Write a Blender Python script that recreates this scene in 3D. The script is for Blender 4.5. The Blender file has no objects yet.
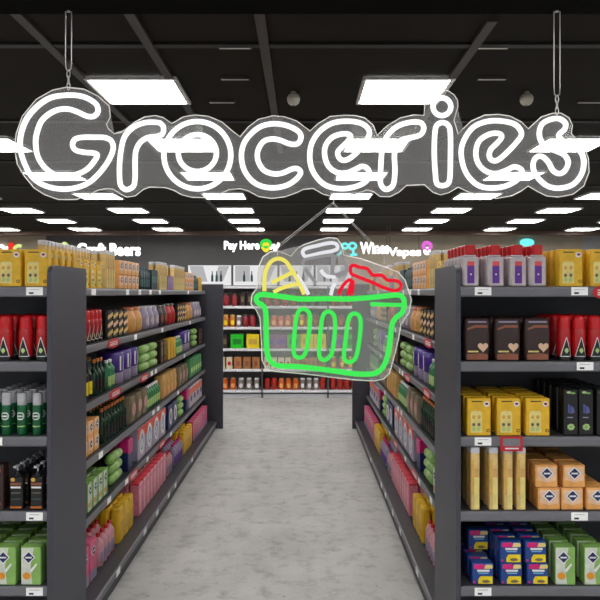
import bpy, bmesh, math, random
from mathutils import Vector
S = bpy.context.scene
random.seed(4)
# ------------------------------------------------------------ camera
F = 630.0; PX, PY = 302.0, 293.0; EYE = 1.552
cd = bpy.data.cameras.new('camera'); cam = bpy.data.objects.new('camera', cd); S.collection.objects.link(cam)
cd.sensor_width = 36; cd.lens = F/600*36; cd.shift_x = (300-PX)/600; cd.shift_y = (PY-300)/600
cd.clip_start = .05; cd.clip_end = 100
cam.location = (0, 0, EYE); cam.rotation_euler = (math.pi/2, 0, 0); S.camera = cam
# ------------------------------------------------------------ world / exposure
w = bpy.data.worlds.new('world'); S.world = w; w.use_nodes = True
w.node_tree.nodes['Background'].inputs[0].default_value = (.9, .95, 1, 1)
w.node_tree.nodes['Background'].inputs[1].default_value = .6
S.view_settings.view_transform = 'Standard'; S.view_settings.look = 'None'
S.view_settings.gamma = 1; S.view_settings.exposure = 0.0; S.view_settings.use_curve_mapping = False
PANEL_STRENGTH = 15.5
def pX(px, y): return (px-PX)/F*y
def pZ(py, y): return EYE+(PY-py)/F*y
def P(px, py, y): return (pX(px, y), y, pZ(py, y))
# ------------------------------------------------------------ materials
MC = {}
def srgb(c):
    return tuple(((v/255)/12.92 if v/255 <= .04045 else ((v/255+.055)/1.055)**2.4) for v in c)
def mat(name, rgb, rough=.5, metal=0, noise=.12, scale=25, emit=0, bump=0, spec=.5):
    if name in MC: return MC[name]
    m = bpy.data.materials.new(name); m.use_nodes = True; nt = m.node_tree; b = nt.nodes['Principled BSDF']
    c = srgb(rgb)
    b.inputs['Roughness'].default_value = rough; b.inputs['Metallic'].default_value = metal
    b.inputs['Specular IOR Level'].default_value = spec
    tc = nt.nodes.new('ShaderNodeTexCoord'); n = nt.nodes.new('ShaderNodeTexNoise'); n.inputs['Scale'].default_value = scale
    n.inputs['Detail'].default_value = 3
    nt.links.new(tc.outputs['Object'], n.inputs['Vector'])
    r = nt.nodes.new('ShaderNodeValToRGB')
    r.color_ramp.elements[0].position = .3; r.color_ramp.elements[1].position = .7
    r.color_ramp.elements[0].color = tuple(v*(1-noise) for v in c)+(1,)
    r.color_ramp.elements[1].color = tuple(min(1, v*(1+noise)) for v in c)+(1,)
    nt.links.new(n.outputs['Fac'], r.inputs['Fac']); nt.links.new(r.outputs['Color'], b.inputs['Base Color'])
    if emit:
        b.inputs['Emission Color'].default_value = c+(1,); b.inputs['Emission Strength'].default_value = emit
    if bump:
        bp = nt.nodes.new('ShaderNodeBump'); bp.inputs['Strength'].default_value = bump; bp.inputs['Distance'].default_value = .01
        nt.links.new(n.outputs['Fac'], bp.inputs['Height']); nt.links.new(bp.outputs['Normal'], b.inputs['Normal'])
    MC[name] = m; return m
def glow(name, rgb, s, sample=True):
    m = bpy.data.materials.new(name); m.use_nodes = True; nt = m.node_tree; nt.nodes.clear()
    o = nt.nodes.new('ShaderNodeOutputMaterial'); e = nt.nodes.new('ShaderNodeEmission')
    e.inputs[0].default_value = srgb(rgb)+(1,); e.inputs[1].default_value = s
    nt.links.new(e.outputs[0], o.inputs[0])
    if not sample: m.cycles.emission_sampling = 'NONE'
    MC[name] = m; return m
def acrylic(name, haze, tint, col=(.8, .8, .8)):
    m = bpy.data.materials.new(name); m.use_nodes = True; nt = m.node_tree; nt.nodes.clear()
    o = nt.nodes.new('ShaderNodeOutputMaterial'); t = nt.nodes.new('ShaderNodeBsdfTransparent'); t.inputs[0].default_value = tint+(1,)
    tr = nt.nodes.new('ShaderNodeBsdfTranslucent'); tr.inputs[0].default_value = col+(1,)
    d = nt.nodes.new('ShaderNodeBsdfDiffuse'); d.inputs[0].default_value = col+(1,)
    g = nt.nodes.new('ShaderNodeBsdfGlossy'); g.inputs['Roughness'].default_value = .03
    m1 = nt.nodes.new('ShaderNodeMixShader'); m1.inputs[0].default_value = .5
    nt.links.new(tr.outputs[0], m1.inputs[1]); nt.links.new(d.outputs[0], m1.inputs[2])
    m2 = nt.nodes.new('ShaderNodeMixShader'); m2.inputs[0].default_value = haze
    nt.links.new(t.outputs[0], m2.inputs[1]); nt.links.new(m1.outputs[0], m2.inputs[2])
    m3 = nt.nodes.new('ShaderNodeMixShader'); m3.inputs[0].default_value = .004
    nt.links.new(m2.outputs[0], m3.inputs[1]); nt.links.new(g.outputs[0], m3.inputs[2])
    nt.links.new(m3.outputs[0], o.inputs[0]); MC[name] = m; return m
def floor_mat():
    m = bpy.data.materials.new('concrete_floor'); m.use_nodes = True; nt = m.node_tree; b = nt.nodes['Principled BSDF']
    tc = nt.nodes.new('ShaderNodeTexCoord'); L = nt.links.new
    def noise(s, d, ramp):
        n = nt.nodes.new('ShaderNodeTexNoise'); n.inputs['Scale'].default_value = s; n.inputs['Detail'].default_value = d
        n.inputs['Roughness'].default_value = .65
        L(tc.outputs['Object'], n.inputs['Vector'])
        r = nt.nodes.new('ShaderNodeValToRGB'); r.color_ramp.elements[0].position = ramp[0]; r.color_ramp.elements[1].position = ramp[1]
        r.color_ramp.elements[0].color = ramp[2]+(1,); r.color_ramp.elements[1].color = ramp[3]+(1,)
        L(n.outputs['Fac'], r.inputs['Fac']); return r
    def mul(a, c):
        x = nt.nodes.new('ShaderNodeMix'); x.data_type = 'RGBA'; x.blend_type = 'MULTIPLY'; x.inputs[0].default_value = 1
        L(a, x.inputs[6]); L(c, x.inputs[7]); return x.outputs[2]
    a = noise(2.2, 5, (.3, .7, (.36, .355, .34), (.47, .462, .445)))
    c = noise(9, 6, (.32, .50, (.68, .68, .68), (1, 1, 1)))
    d = noise(26, 5, (.31, .37, (.5, .5, .5), (1, 1, 1)))
    o = mul(mul(a.outputs[0], c.outputs[0]), d.outputs[0])
    L(o, b.inputs['Base Color']); b.inputs['Roughness'].default_value = .55
    return m
def ceiling_mat():
    m = mat('ceiling_paint', (37, 34, 31), .9, noise=.1, scale=1.5, spec=.15)
    return m
# ------------------------------------------------------------ mesh builder
class MB:
    def __init__(s): s.v = []; s.f = []; s.m = []; s.sm = []; s.mats = []
    def mi(s, m):
        if m not in s.mats: s.mats.append(m)
        return s.mats.index(m)
    def add(s, vs, fs, m, smooth=False):
        o = len(s.v); k = s.mi(m); s.v += [tuple(v) for v in vs]
        for f in fs: s.f.append([i+o for i in f]); s.m.append(k); s.sm.append(smooth)
    def box(s, x0, x1, y0, y1, z0, z1, m):
        v = [(x, y, z) for z in (z0, z1) for y in (y0, y1) for x in (x0, x1)]
        s.add(v, [(0, 2, 3, 1), (4, 5, 7, 6), (0, 1, 5, 4), (2, 6, 7, 3), (0, 4, 6, 2), (1, 3, 7, 5)], m)
    def rbox(s, w, d, z0, z1, m, r=.006, c=.003, n=3, cx=0, cy=0, top=1.0, puff=0):
        # rounded-corner upright box with chamfered top and bottom
        rings = []
        zs = [(z0, -c), (z0+c, 0)] + ([(z0+(z1-z0)*t, puff*math.sin(math.pi*t)) for t in (.25, .5, .75)] if puff else []) + [(z1-c, 0), (z1, -c)]
        for z, g in zs:
            t = (z-z0)/(z1-z0); k = 1+(top-1)*t
            ring = []
            for q in range(4):
                sx = (1, -1, -1, 1)[q]; sy = (1, 1, -1, -1)[q]
                for i in range(n+1):
                    a = math.pi/2*(q+i/n)
                    ring.append((cx+(sx*(w/2-r)+(r+g)*math.cos(a))*k, cy+(sy*(d/2-r)+(r+g)*math.sin(a)), z))
            rings.append(ring)
        s.rings(rings, m, False)
    def rings(s, rings, m, smooth=True, cap=True):
        n = len(rings[0]); v = [p for r in rings for p in r]; f = []
        for i in range(len(rings)-1):
            for j in range(n):
                k = (j+1) % n; f.append((i*n+j, i*n+k, (i+1)*n+k, (i+1)*n+j))
        s.add(v, f, m, smooth)
        if cap: s.add(rings[0], [tuple(range(n))[::-1]], m); s.add(rings[-1], [tuple(range(n))], m)
    def lathe(s, prof, m, n=16, cx=0, cy=0, sx=1, sy=1, smooth=True):
        s.rings([[(cx+r*sx*math.cos(2*math.pi*j/n), cy+r*sy*math.sin(2*math.pi*j/n), z) for j in range(n)] for r, z in prof], m, smooth)
    def plate(s, pts, y, m, t=.0012):
        # flat printed shape facing -y, outline in (x, z)
        n = len(pts); a = [(x, y, z) for x, z in pts]; b = [(x, y+t, z) for x, z in pts]
        s.add(a+b, [tuple(range(n)), tuple(range(n, 2*n))[::-1]]+[(i, i+n, (i+1) % n+n, (i+1) % n) for i in range(n)], m)
    def rect(s, x0, x1, z0, z1, y, m): s.plate([(x0, z0), (x1, z0), (x1, z1), (x0, z1)], y, m)
    def disc(s, cx, cz, rx, rz, y, m, n=14): s.plate([(cx+rx*math.cos(2*math.pi*i/n), cz+rz*math.sin(2*math.pi*i/n)) for i in range(n)], y, m)
    def wrap(s, r, z0, z1, wf, m, n=6, k=6, dx=0):
        v = []; f = []
        for i in range(k+1):
            t = i/k; z = z0+(z1-z0)*t; hw = wf(t)
            for j in range(n+1):
                a = -math.pi/2+(dx+hw*(2*j/n-1))/r
                v.append(((r+.0008)*math.cos(a), (r+.0008)*math.sin(a), z))
        for i in range(k):
            for j in range(n): q = i*(n+1)+j; f.append((q, q+1, q+n+2, q+n+1))
        s.add(v, f, m, True)
    def sweep(s, pts, r, m, closed=False, n=8, sub=4, up=Vector((0, 1, 0))):
        pts = [Vector(p) for p in pts]; N = len(pts)
        if sub > 1 and N > 2:
            out = []
            for i in range(N if closed else N-1):
                g = (lambda k: pts[k % N]) if closed else (lambda k: pts[max(0, min(N-1, k))])
                p0, p1, p2, p3 = g(i-1), g(i), g(i+1), g(i+2)
                for q in range(sub):
                    t = q/sub
                    out.append(.5*((2*p1)+(p2-p0)*t+(2*p0-5*p1+4*p2-p3)*t*t+(3*p1-p0-3*p2+p3)*t**3))
            if not closed: out.append(pts[-1])
            pts = out; N = len(pts)
        rings = []
        for i in range(N):
            a = pts[(i-1) % N] if closed or i else pts[0]; b = pts[(i+1) % N] if closed or i < N-1 else pts[-1]
            T = (b-a).normalized(); U = up if abs(T.dot(up)) < .95 else Vector((1, 0, 0))
            A = T.cross(U).normalized(); B = A.cross(T)
            rings.append([tuple(pts[i]+r*(math.cos(2*math.pi*j/n)*A+math.sin(2*math.pi*j/n)*B)) for j in range(n)])
        if closed:
            rings.append(rings[0]); s.rings(rings, m, True, cap=False)
        else: s.rings(rings, m, True)
    def data(s, name):
        me = bpy.data.meshes.new(name); me.from_pydata(s.v, [], s.f)
        for m in s.mats: me.materials.append(m)
        me.polygons.foreach_set('material_index', s.m); me.polygons.foreach_set('use_smooth', s.sm)
        bm = bmesh.new(); bm.from_mesh(me); bmesh.ops.recalc_face_normals(bm, faces=bm.faces)
        bm.to_mesh(me); bm.free(); me.update(); return me
    def join(s, o):
        k = len(s.v); s.v += o.v
        for f, m, q in zip(o.f, o.m, o.sm): s.f.append([i+k for i in f]); s.m.append(s.mi(o.mats[m])); s.sm.append(q)
def link(name, me, parent=None, loc=None):
    o = bpy.data.objects.new(name, me); S.collection.objects.link(o)
    if parent: o.parent = parent
    if loc: o.location = loc
    return o
def obj(name, mb, parent=None, loc=None): return link(name, mb.data(name), parent, loc)
def tag(o, label=None, cat=None, group=None, kind=None):
    if label: o['label'] = label
    if cat: o['category'] = cat
    if group: o['group'] = group
    if kind: o['kind'] = kind
    return o
def thing(name, label, cat, loc=(0, 0, 0), group=None):
    return tag(link(name, None, None, loc), label, cat, group)
def struct(name, mb, label=None):
    o = obj(name, mb); o['kind'] = 'structure'
    if label: o['label'] = label
    return o
def sbox(name, m, *b):
    k = MB(); k.box(*b, m); return struct(name, k)
# ------------------------------------------------------------ structure
CEIL = 3.14; WALLY = 17.3; FLOOR = floor_mat(); CM = ceiling_mat()
fm = MB(); fm.box(-10.5, 10.5, -3.5, WALLY+.2, -.1, 0, FLOOR); struct('floor', fm)
sbox('ceiling', CM, -10.5, 10.5, -3.5, WALLY+.2, CEIL+.03, CEIL+.15)
M_dark = mat('dark_wall_paint', (92, 90, 91), .8, noise=.05, scale=2)
M_taupe = mat('taupe_wall_paint', (172, 160, 142), .8, noise=.08, scale=2)
M_pale = mat('pale_wall_paint', (168, 168, 170), .8, noise=.05, scale=2)
xl, xr, xp = pX(46, WALLY), pX(338, WALLY), pX(583, WALLY)
sbox('wall_back', M_dark, xl, xr, WALLY, WALLY+.15, 0, CEIL+.03)
sbox('wall_back_left', M_taupe, -10.5, xl, WALLY-.0, WALLY+.15, 0, CEIL+.03)
sbox('wall_back_right', M_taupe, xr, xp, WALLY, WALLY+.15, 0, CEIL+.03)
sbox('wall_far_right', M_pale, xp, 10.5, WALLY, WALLY+.15, 0, CEIL+.03)
sbox('wall_left', M_taupe, -10.65, -10.5, -3.5, WALLY+.2, 0, CEIL+.03)
sbox('wall_right', M_pale, 10.5, 10.65, -3.5, WALLY+.2, 0, CEIL+.03)
# ceiling grid rails running away from the camera
M_rail = mat('ceiling_rail_metal', (66, 62, 60), .6, noise=.04, scale=5)
M_black = mat('matte_black_steel', (22, 21, 21), .6, noise=.06)
M_beam = mat('satin_black_beam', (12, 12, 12), .9, noise=.05, scale=3, spec=.05)
for i, (x, y0, y1) in enumerate([(-1.64, 3.6, 5.6), (-.99, 3.6, 4.6), (-.245, 3.6, 4.7), (1.12, 3.7, 4.55)]):
    sbox('trim_%d' % (i+2), M_rail, x-.03, x+.03, y0, 16.8 if i == 0 else y1+2.5, CEIL+.005, CEIL+.03)
for i, y in enumerate((4.09, 5.9, 7.7, 9.5, 11.3, 13.1)):
    sbox('trim_%d' % (i+6), M_black, -10.4, 10.4, y-.03, y+.03, CEIL+.012, CEIL+.03)
M_wood = mat('brown_ceiling_batten', (92, 70, 60), .6, noise=.15, scale=6)
sbox('trim_12', M_wood, -10.4, 10.4, 16.35, 16.6, CEIL-.08, CEIL+.03)
# beam above the entrance from which the signs hang
YS = 2.035
sbox('trim_1', M_beam, -3.2, 3.2, 1.80, 2.06, pZ(14, 2.06), CEIL+.03)
# ------------------------------------------------------------ ceiling lights
M_frame = mat('light_frame_white', (215, 215, 215), .5, noise=.02)
M_diff = glow('light_diffuser', (255, 253, 250), PANEL_STRENGTH)
rows = [5.0+1.8*k for k in range(7)]+[3.2, 1.4, -.4, -2.2]
ords = ['first', 'second', 'third', 'fourth', 'fifth', 'sixth', 'seventh', 'eighth', 'ninth', 'tenth', 'eleventh', 'twelfth', 'thirteenth', 'fourteenth', 'fifteenth', 'sixteenth', 'seventeenth', 'eighteenth', 'nineteenth', 'twentieth']
def mk_light():
    f = MB()
    for a in ((-.345, .345, -.315, -.295), (-.345, .345, .295, .315), (-.345, -.325, -.295, .295), (.325, .345, -.295, .295)):
        f.box(*a, -.012, .012, M_frame)
    d = MB(); d.box(-.312, .312, -.29, .295, -.008, .012, M_diff)
    return f.data('frame'), d.data('diffuser')
LF, LD = mk_light()
colname = ['far left', 'third left', 'second left', 'left of centre', 'right of centre', 'second right', 'third right', 'far right']
for ri, y in enumerate(rows):
    for ci in range(8):
        x = -1.28+2.08*(ci-3)
        if ri < 7:
            lab = 'square white ceiling light panel, %s row from the entrance, %s column' % (ords[ri], colname[ci])
        else:
            lab = 'square white ceiling light panel above the entrance, %s row behind beam, %s column' % (ords[ri-7], colname[ci])
        t = thing('ceiling_light', lab, 'ceiling light', (x, y, CEIL+.012), 'ceiling light panels')
        link('frame', LF, t); link('diffuser', LD, t)
# round ceiling speakers and slim air slots
M_cream = mat('speaker_cream_plastic', (205, 198, 185), .5, noise=.03)
for px, py, who in ((293.5, 95.5, 'left'), (526.5, 95.5, 'right')):
    y = 630*(CEIL-EYE)/(PY-py)
    t = thing('ceiling_speaker', 'small round cream ceiling speaker, the %s one of two above the sign' % who, 'ceiling speaker', (pX(px, y), y, CEIL+.03), 'round ceiling speakers')
    k = MB(); k.lathe([(.02, 0), (.02, -.012)]+[(.053*math.sin(math.pi*(.12+.86*i/12)), -.06+.053*math.cos(math.pi*(.12+.86*i/12))) for i in range(13)], M_cream, 24); obj('housing', k, t)
    k = MB(); k.lathe([(.012, -.112), (.011, -.1165)], M_rail, 16); obj('grille', k, t)
for px, py, lab in ((235, 50, 'upper slot near the left'), (235, 81, 'lower slot near the left'), (492, 50, 'upper slot near the right'), (492, 81, 'lower slot near the right'), (590, 104, 'slot at the right edge'), (222, 104, 'slot beside first left light')):
    y = 630*(CEIL-EYE)/(PY-py)
    t = thing('ceiling_diffuser', 'slim grey ceiling air slot, %s' % lab, 'air vent', (pX(px, y), y, CEIL+.03), 'ceiling air slots')
    k = MB(); k.box(-.11, .11, -.022, .022, -.02, 0, M_rail); obj('slot_frame', k, t)
    k = MB(); k.box(-.1, .1, -.006, .006, -.0215, -.0195, mat('slot_louvre', (236, 232, 226), .4)); obj('louvre', k, t)
# ------------------------------------------------------------ shelving
M_steel = mat('graphite_shelf_steel', (63, 64, 73), .45, noise=.05, scale=6)
M_board = mat('graphite_shelf_board', (54, 54, 58), .5, noise=.05, scale=6)
M_lip = mat('graphite_shelf_edge', (107, 107, 113), .4, noise=.04, scale=8)
M_back = mat('shelf_back_charcoal', (66, 66, 70), .6, noise=.06, scale=5)
M_tag = mat('price_tag_paper', (250, 250, 250), .6, noise=.02)
M_ink = mat('price_tag_ink', (60, 60, 66), .6)
M_redtag = mat('promo_red', (190, 24, 40), .5, noise=.04)
M_white = mat('printed_white', (228, 228, 228), .5, noise=.03)
ZS = [1.578, 1.281, .983, .686, .388, .09]; LIP = .041
SN = ['top', 'second', 'third', 'fourth', 'fifth', 'bottom']
def tagmb(w=.066, h=.032):   # local, facing -y, centred x, top z=0
    k = MB(); k.rect(-w/2, w/2, -h, 0, -.003, M_tag); k.rect(-w*.32, -w*.05, -h*.85, -h*.62, -.0042, M_ink)
    k.rect(-w*.32, w*.3, -h*.3, -h*.24, -.0042, mat('tag_grey_print', (170, 170, 172))); return k.data('price_tag')
TAG = tagmb()
def plain_tag():
    k = MB(); k.rect(-.035, .035, -.034, 0, -.003, M_tag); return k.data('price_tag')
TAG2 = plain_tag()
def round_tag(w=.1):
    k = MB(); k.disc(0, -.02, w/2, .028, -.004, M_redtag, 20)
    for z in (-.012, -.022, -.03): k.rect(-w*.3, w*.32, z-.0022, z+.0022, -.0052, M_white)
    return k.data('promo_tag')
PROMO = round_tag(); PROMO2 = round_tag(.24)
def shelf_mesh(x0, x1, y0, y1, z, side):
    """shelf board; side says which edge carries the rounded lip: 'y' front, '+x' or '-x'"""
    k = MB(); k.box(x0, x1, y0, y1, z-.02, z, M_board); e = MB()
    if side == 'y': pr = [(y0+.002, z+.0), (y0-.006, z-.004), (y0-.008, z-.012), (y0-.008, z-LIP+.006), (y0-.003, z-LIP), (y0+.01, z-LIP), (y0+.01, z-.0005)]; pts = lambda x: [(x, a, b) for a, b in pr]; e.rings([pts(x0), pts(x1)], M_lip, False)
    else:
        s, X = (1, x1) if side == '+x' else (-1, x0)
        pr = [(-.002, z), (.006, z-.004), (.008, z-.012), (.008, z-LIP+.006), (.003, z-LIP), (-.01, z-LIP), (-.01, z-.0005)]
        e.rings([[(X+s*a, y, b) for a, b in pr] for y in (y0, y1)], M_lip, False)
    return k, e
def side_panel(x0, x1, y0, y1, h, m, round_front=True, rr=.045):
    k = MB(); pr = [(y1, 0), (y1, h-.005), (y1-.01, h)]
    if round_front:
        for i in range(6): a = math.pi/2*(1+i/5); pr.append((y0+rr+rr*math.cos(a), h-rr+rr*math.sin(a)))
    else: pr += [(y0+.01, h), (y0, h-.01)]
    pr.append((y0, 0))
    k.rings([[(x0, a, b) for a, b in pr], [(x1, a, b) for a, b in pr]], m, False); return k
def endcap(name, label, xa, xb, xpan, tags):
    t = thing(name, label, 'shelving unit', ((xa+xb)/2, 2.5, 0), 'end cap shelving units')
    ox = (xa+xb)/2
    def off(k): k.v = [(a-ox, b-2.5, c) for a, b, c in k.v]; return k
    for (p0, p1) in ((xa, xa+.018), (xb-.018, xb)): obj('side_panel', off(side_panel(p0, p1, 2.497, 2.9, 1.663, M_steel)), t)
    k = MB(); k.box(xa+.018, xb-.018, 2.88, 2.9, .0, 1.575, M_back); obj('back_panel', off(k), t)
    k = MB(); k.box(xa+.018, xb-.018, 2.54, 2.56, 0, .05, M_back); obj('kick_plate', off(k), t)
    for i, z in enumerate(ZS):
        k, e = shelf_mesh(xa+.019, xb-.019, 2.505, 2.879, z, 'y')
        s = obj('shelf', off(k), t); obj('shelf_edge', off(e), s)
        for (px, kind) in tags.get(i, []):
            x = pX(px, 2.495)-ox
            if kind == 't': link('price_tag', TAG, s, (x, 2.497-2.5, z-.003))
            elif kind == 'r': link('promo_tag', PROMO, s, (x, 2.497-2.5, z-.003))
            else:
                q = MB(); q.rect(-.044, .044, -.055, .004, -.003, M_redtag); q.rect(-.034, .034, -.034, -.004, -.0045, mat('tag_grey_panel', (118, 116, 122)))
                q.rect(-.026, .028, -.046, -.041, -.0045, M_white); link('promo_tag', q.data('promo_tag'), s, (x, -.003, z-.003))
    return t
endcap('end_cap_shelf', 'graphite metal end cap shelving unit at the left edge, red cans on it', -2.0, -.993, -.993,
       {0: [(34.5, 't')], 2: [(-6, 't')], 3: [(34.5, 't')], 4: [(34.5, 't')]})
endcap('end_cap_shelf', 'graphite metal end cap shelving unit at the right edge, purple-labelled bottles on top', .611, 1.62, .611,
       {0: [(483, 't'), (579.5, 't'), (605, 'r')], 1: [(585, 't')], 2: [(483, 't'), (511.5, 's')], 3: [(579.5, 't')], 4: [(483, 't')]})
Y0, Y1 = 2.93, 7.20
def gondola(side):
    s = -1 if side == 'left' else 1
    lip = 1.11 if side == 'left' else .745; base = .985 if side == 'left' else .62; fr = .905 if side == 'left' else .575
    t = thing('shelf_gondola', 'long graphite metal shelving run on the %s of the aisle' % side, 'shelving unit', (s*(lip+.2), 5, 0), 'aisle shelving runs')
    ox, oy = s*(lip+.2), 5
    def off(k): k.v = [(a-ox, b-oy, c) for a, b, c in k.v]; return k
    def bx(a, b, *r): k = MB(); lo, hi = sorted((s*a, s*b)); k.box(lo, hi, *r); return k
    obj('back_panel', off(bx(lip+.44, lip+.46, Y0, Y1, 0, 1.56, M_back)), t)
    obj('kick_plate', off(bx(base+.0, base+.02, Y0, Y1, 0, .048, M_back)), t)
    pk = side_panel(s*(lip+.5), s*fr, Y1, Y1+.04, 1.655, M_steel, False) if s < 0 else side_panel(s*fr, s*(lip+.5), Y1, Y1+.04, 1.655, M_steel, False)
    obj('end_panel', off(pk), t)
    k = side_panel(min(s*(lip+.5), s*(lip+.03)), max(s*(lip+.5), s*(lip+.03)), Y0-.028, Y0-.002, 1.60, M_steel, False); obj('end_panel', off(k), t)
    tg = {0: [3.33, 3.98, 4.28, 4.58, 4.88, 6.1], 1: [4.17, 4.97, 6.2], 2: [4.62, 4.75, 5.9], 3: [3.45, 4.67, 4.83, 5.6], 4: [3.6, 3.96, 4.49, 5.3], 5: [3.35, 3.92, 4.25, 4.62, 4.86, 5.6]}
    pr = {1: [3.68], 2: [3.72, 4.4], 4: [4.12, 4.95]}
    for i, z in enumerate(ZS):
        f = base if i == 5 else lip
        lo, hi = sorted((s*f, s*(lip+.438)))
        k, e = shelf_mesh(lo, hi, Y0, Y1-.001, z, '+x' if s < 0 else '-x')
        sh = obj('shelf', off(k), t); obj('shelf_edge', off(e), sh)
        for y in tg[i]:
            g = link('price_tag', TAG2, sh, (s*(f-.006)-ox, y-oy, z-.004)); g.rotation_euler.z = -s*math.pi/2
        for y in pr.get(i, []):
            g = link('promo_tag', PROMO2, sh, (s*(f-.006)-ox, y-oy, z-.002)); g.rotation_euler.z = -s*math.pi/2
    return t
gondola('left'); gondola('right')
# ------------------------------------------------------------ products
def C(n, rgb, rough=.4, **k): return mat(n, rgb, rough, **k)
yel = C('pack_yellow', (226, 178, 34)); ylt = C('pack_pale_yellow', (228, 210, 130)); gold = C('pack_gold', (206, 164, 74)); ora = C('pack_orange', (226, 162, 90))
red = C('gloss_red', (196, 18, 26), .3); drk = C('gloss_black', (22, 22, 24), .3); grn = C('deep_green', (14, 92, 52), .3); lgr = C('leaf_green', (134, 178, 92))
pgr = C('pale_green', (176, 206, 130)); cap = C('cap_grey', (172, 172, 178), .35); sil = C('silver_plastic', (196, 184, 188), .3); pur = C('label_purple', (98, 44, 150))
cor = C('label_coral', (226, 84, 84)); nav = C('navy_print', (20, 34, 92)); wht = M_white; brn = C('dark_brown_bag', (50, 30, 28)); cho = C('caramel_brown', (140, 82, 58))
skn = C('biscuit_beige', (226, 188, 156)); lil = C('lilac_grey', (150, 138, 164)); blu = C('pack_blue', (24, 66, 140)); mag = C('pack_magenta', (206, 22, 116)); pnk = C('pack_pink', (224, 132, 152))
tan = C('kraft_tan', (204, 160, 96)); bei = C('tube_beige', (216, 184, 118)); tea = C('teal_black', (24, 52, 58)); rdb = C('red_brown', (150, 40, 32)); dgr = C('bottle_dark_green', (18, 52, 34), .2)
amb = C('amber', (186, 104, 34), .3); cream = C('carton_cream', (222, 206, 176)); brg = C('bright_green', (32, 190, 30)); byl = C('bright_yellow', (232, 208, 22)); gls = C('jar_grey', (134, 120, 116), .25)
olive = C('olive_brown', (112, 100, 74)); vio = C('tub_violet', (72, 44, 140), .3); rose = C('dusty_rose', (186, 138, 134))
K = {}   # kind -> (w, d, h, parts, object name, category)
def kind(key, name, cat, w, d, h, parts): K[key] = dict(name=name, cat=cat, w=w, d=d, h=h, parts=parts, full=None, lite=None)
def diamond(k, cx, cz, r, y):
    k.plate([(cx-r*1.25, cz), (cx, cz-r*1.25), (cx+r*1.25, cz), (cx, cz+r*1.25)], y, wht)
    k.plate([(cx-r, cz), (cx, cz-r), (cx+r, cz), (cx, cz+r)], y-.0012, nav)
    k.rect(cx-r*.62, cx+r*.62, cz-r*.14, cz+r*.14, y-.0024, wht)
# yellow blister carton
a = MB(); a.rbox(.095, .04, 0, .148, yel, r=.004, c=.001, n=1)
b = MB(); b.plate([(-.034, .012), (.012, .012), (.012, .092), (.004, .098), (-.03, .098), (-.034, .09)], -.0212, ylt)
for x in (-.022, -.001):
    b.disc(x, .074, .007, .008, -.0224, gold); b.disc(x, .044, .006, .007, -.0224, olive); b.rect(x-.006, x+.006, .018, .034, -.0224, pgr)
c = MB(); c.disc(.03, .126, .012, .011, -.0212, wht); c.disc(.03, .127, .007, .005, -.0224, rdb)
d = MB(); d.rect(-.03, .012, .134, .138, -.0212, drk); d.disc(.036, .02, .007, .007, -.0212, drk); d.disc(.036, .02, .004, .004, -.0224, yel)
kind('yellow', 'yellow_carton', 'carton', .095, .04, .148, [('carton', a), ('picture_panel', b), ('badge', c), ('print', d)])
# red spray can
a = MB(); a.lathe([(.022, 0), (.0275, .004), (.0275, .118), (.0235, .128)], C('can_red', (178, 16, 24), .3), 20)
b = MB(); b.lathe([(.0245, .1275), (.0245, .165), (.022, .176), (.012, .18)], red, 20)
c = MB(); c.wrap(.0275, .016, .095, lambda t: .023*(1-t)+.0012, wht); c.wrap(.0283, .019, .088, lambda t: .0195*(1-t)+.0005, drk); c.wrap(.0291, .03, .052, lambda t: .008*math.sin(math.pi*min(1, max(.05, t))), pgr)
d = MB(); d.lathe([(.0279, .001), (.0281, .016)], drk, 20)
kind('redcan', 'red_spray_can', 'spray can', .058, .058, .18, [('can', a), ('cap', b), ('emblem', c), ('base_ring', d)])
# green spray can
a = MB(); a.lathe([(.016, 0), (.019, .003), (.019, .112), (.017, .12)], grn, 18)
b = MB(); b.lathe([(.0182, .12), (.0182, .163), (.016, .168)], cap, 18)
c = MB(); c.wrap(.019, .062, .092, lambda t: .016*math.sin(math.pi*(.08+.84*t))**.5, wht); c.wrap(.0198, .067, .087, lambda t: .0125*math.sin(math.pi*(.08+.84*t))**.5, grn); c.wrap(.0206, .074, .08, lambda t: .011, wht)
c.wrap(.019, .034, .038, lambda t: .018, pgr)
kind('greencan', 'green_spray_can', 'spray can', .04, .04, .168, [('can', a), ('cap', b), ('label', c)])
# dark pump bottle
a = MB(); a.rbox(.054, .034, 0, .13, drk, r=.012, c=.004); a.rbox(.03, .02, .13, .138, drk, r=.008, c=.002)
b = MB(); b.lathe([(.009, .138), (.009, .15)], drk, 12); b.lathe([(.003, .15), (.003, .17)], cap, 8); b.box(-.006, .006, -.026, .006, .168, .176, cap)
c = MB(); c.rect(-.022, .022, .098, .108, -.0186, cho); c.rect(-.02, .02, .086, .093, -.0186, wht); c.rect(-.018, .018, .066, .069, -.0186, gls); c.disc(-.012, .12, .009, .008, -.0186, gold)
d = MB(); d.rect(-.023, .023, .006, .014, -.0186, amb); d.rect(-.02, .02, .04, .045, -.0186, C('label_slate', (60, 74, 74)))
kind('pump', 'pump_bottle', 'bottle', .056, .04, .176, [('bottle', a), ('pump', b), ('label', c), ('base_band', d)])
# green carton with navy diamond
a = MB(); a.rbox(.08, .05, 0, .15, lgr, r=.003, c=.001, n=1)
b = MB(); b.plate([(-.038, .003), (.006, .003), (-.002, .07), (.012, .147), (-.038, .147)], -.0262, C('carton_misty_white', (206, 212, 200)))
b.plate([(-.004, .058), (.004, .05), (.026, .082), (.022, .086)], -.0274, wht)
c = MB(); diamond(c, -.008, .11, .021, -.0275)
d = MB(); d.disc(-.016, .036, .016, .014, -.0274, C('orange_seal', (226, 150, 30)))
kind('greenbox', 'green_carton', 'carton', .08, .05, .15, [('carton', a), ('print', b), ('emblem', c), ('seal', d)])
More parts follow.
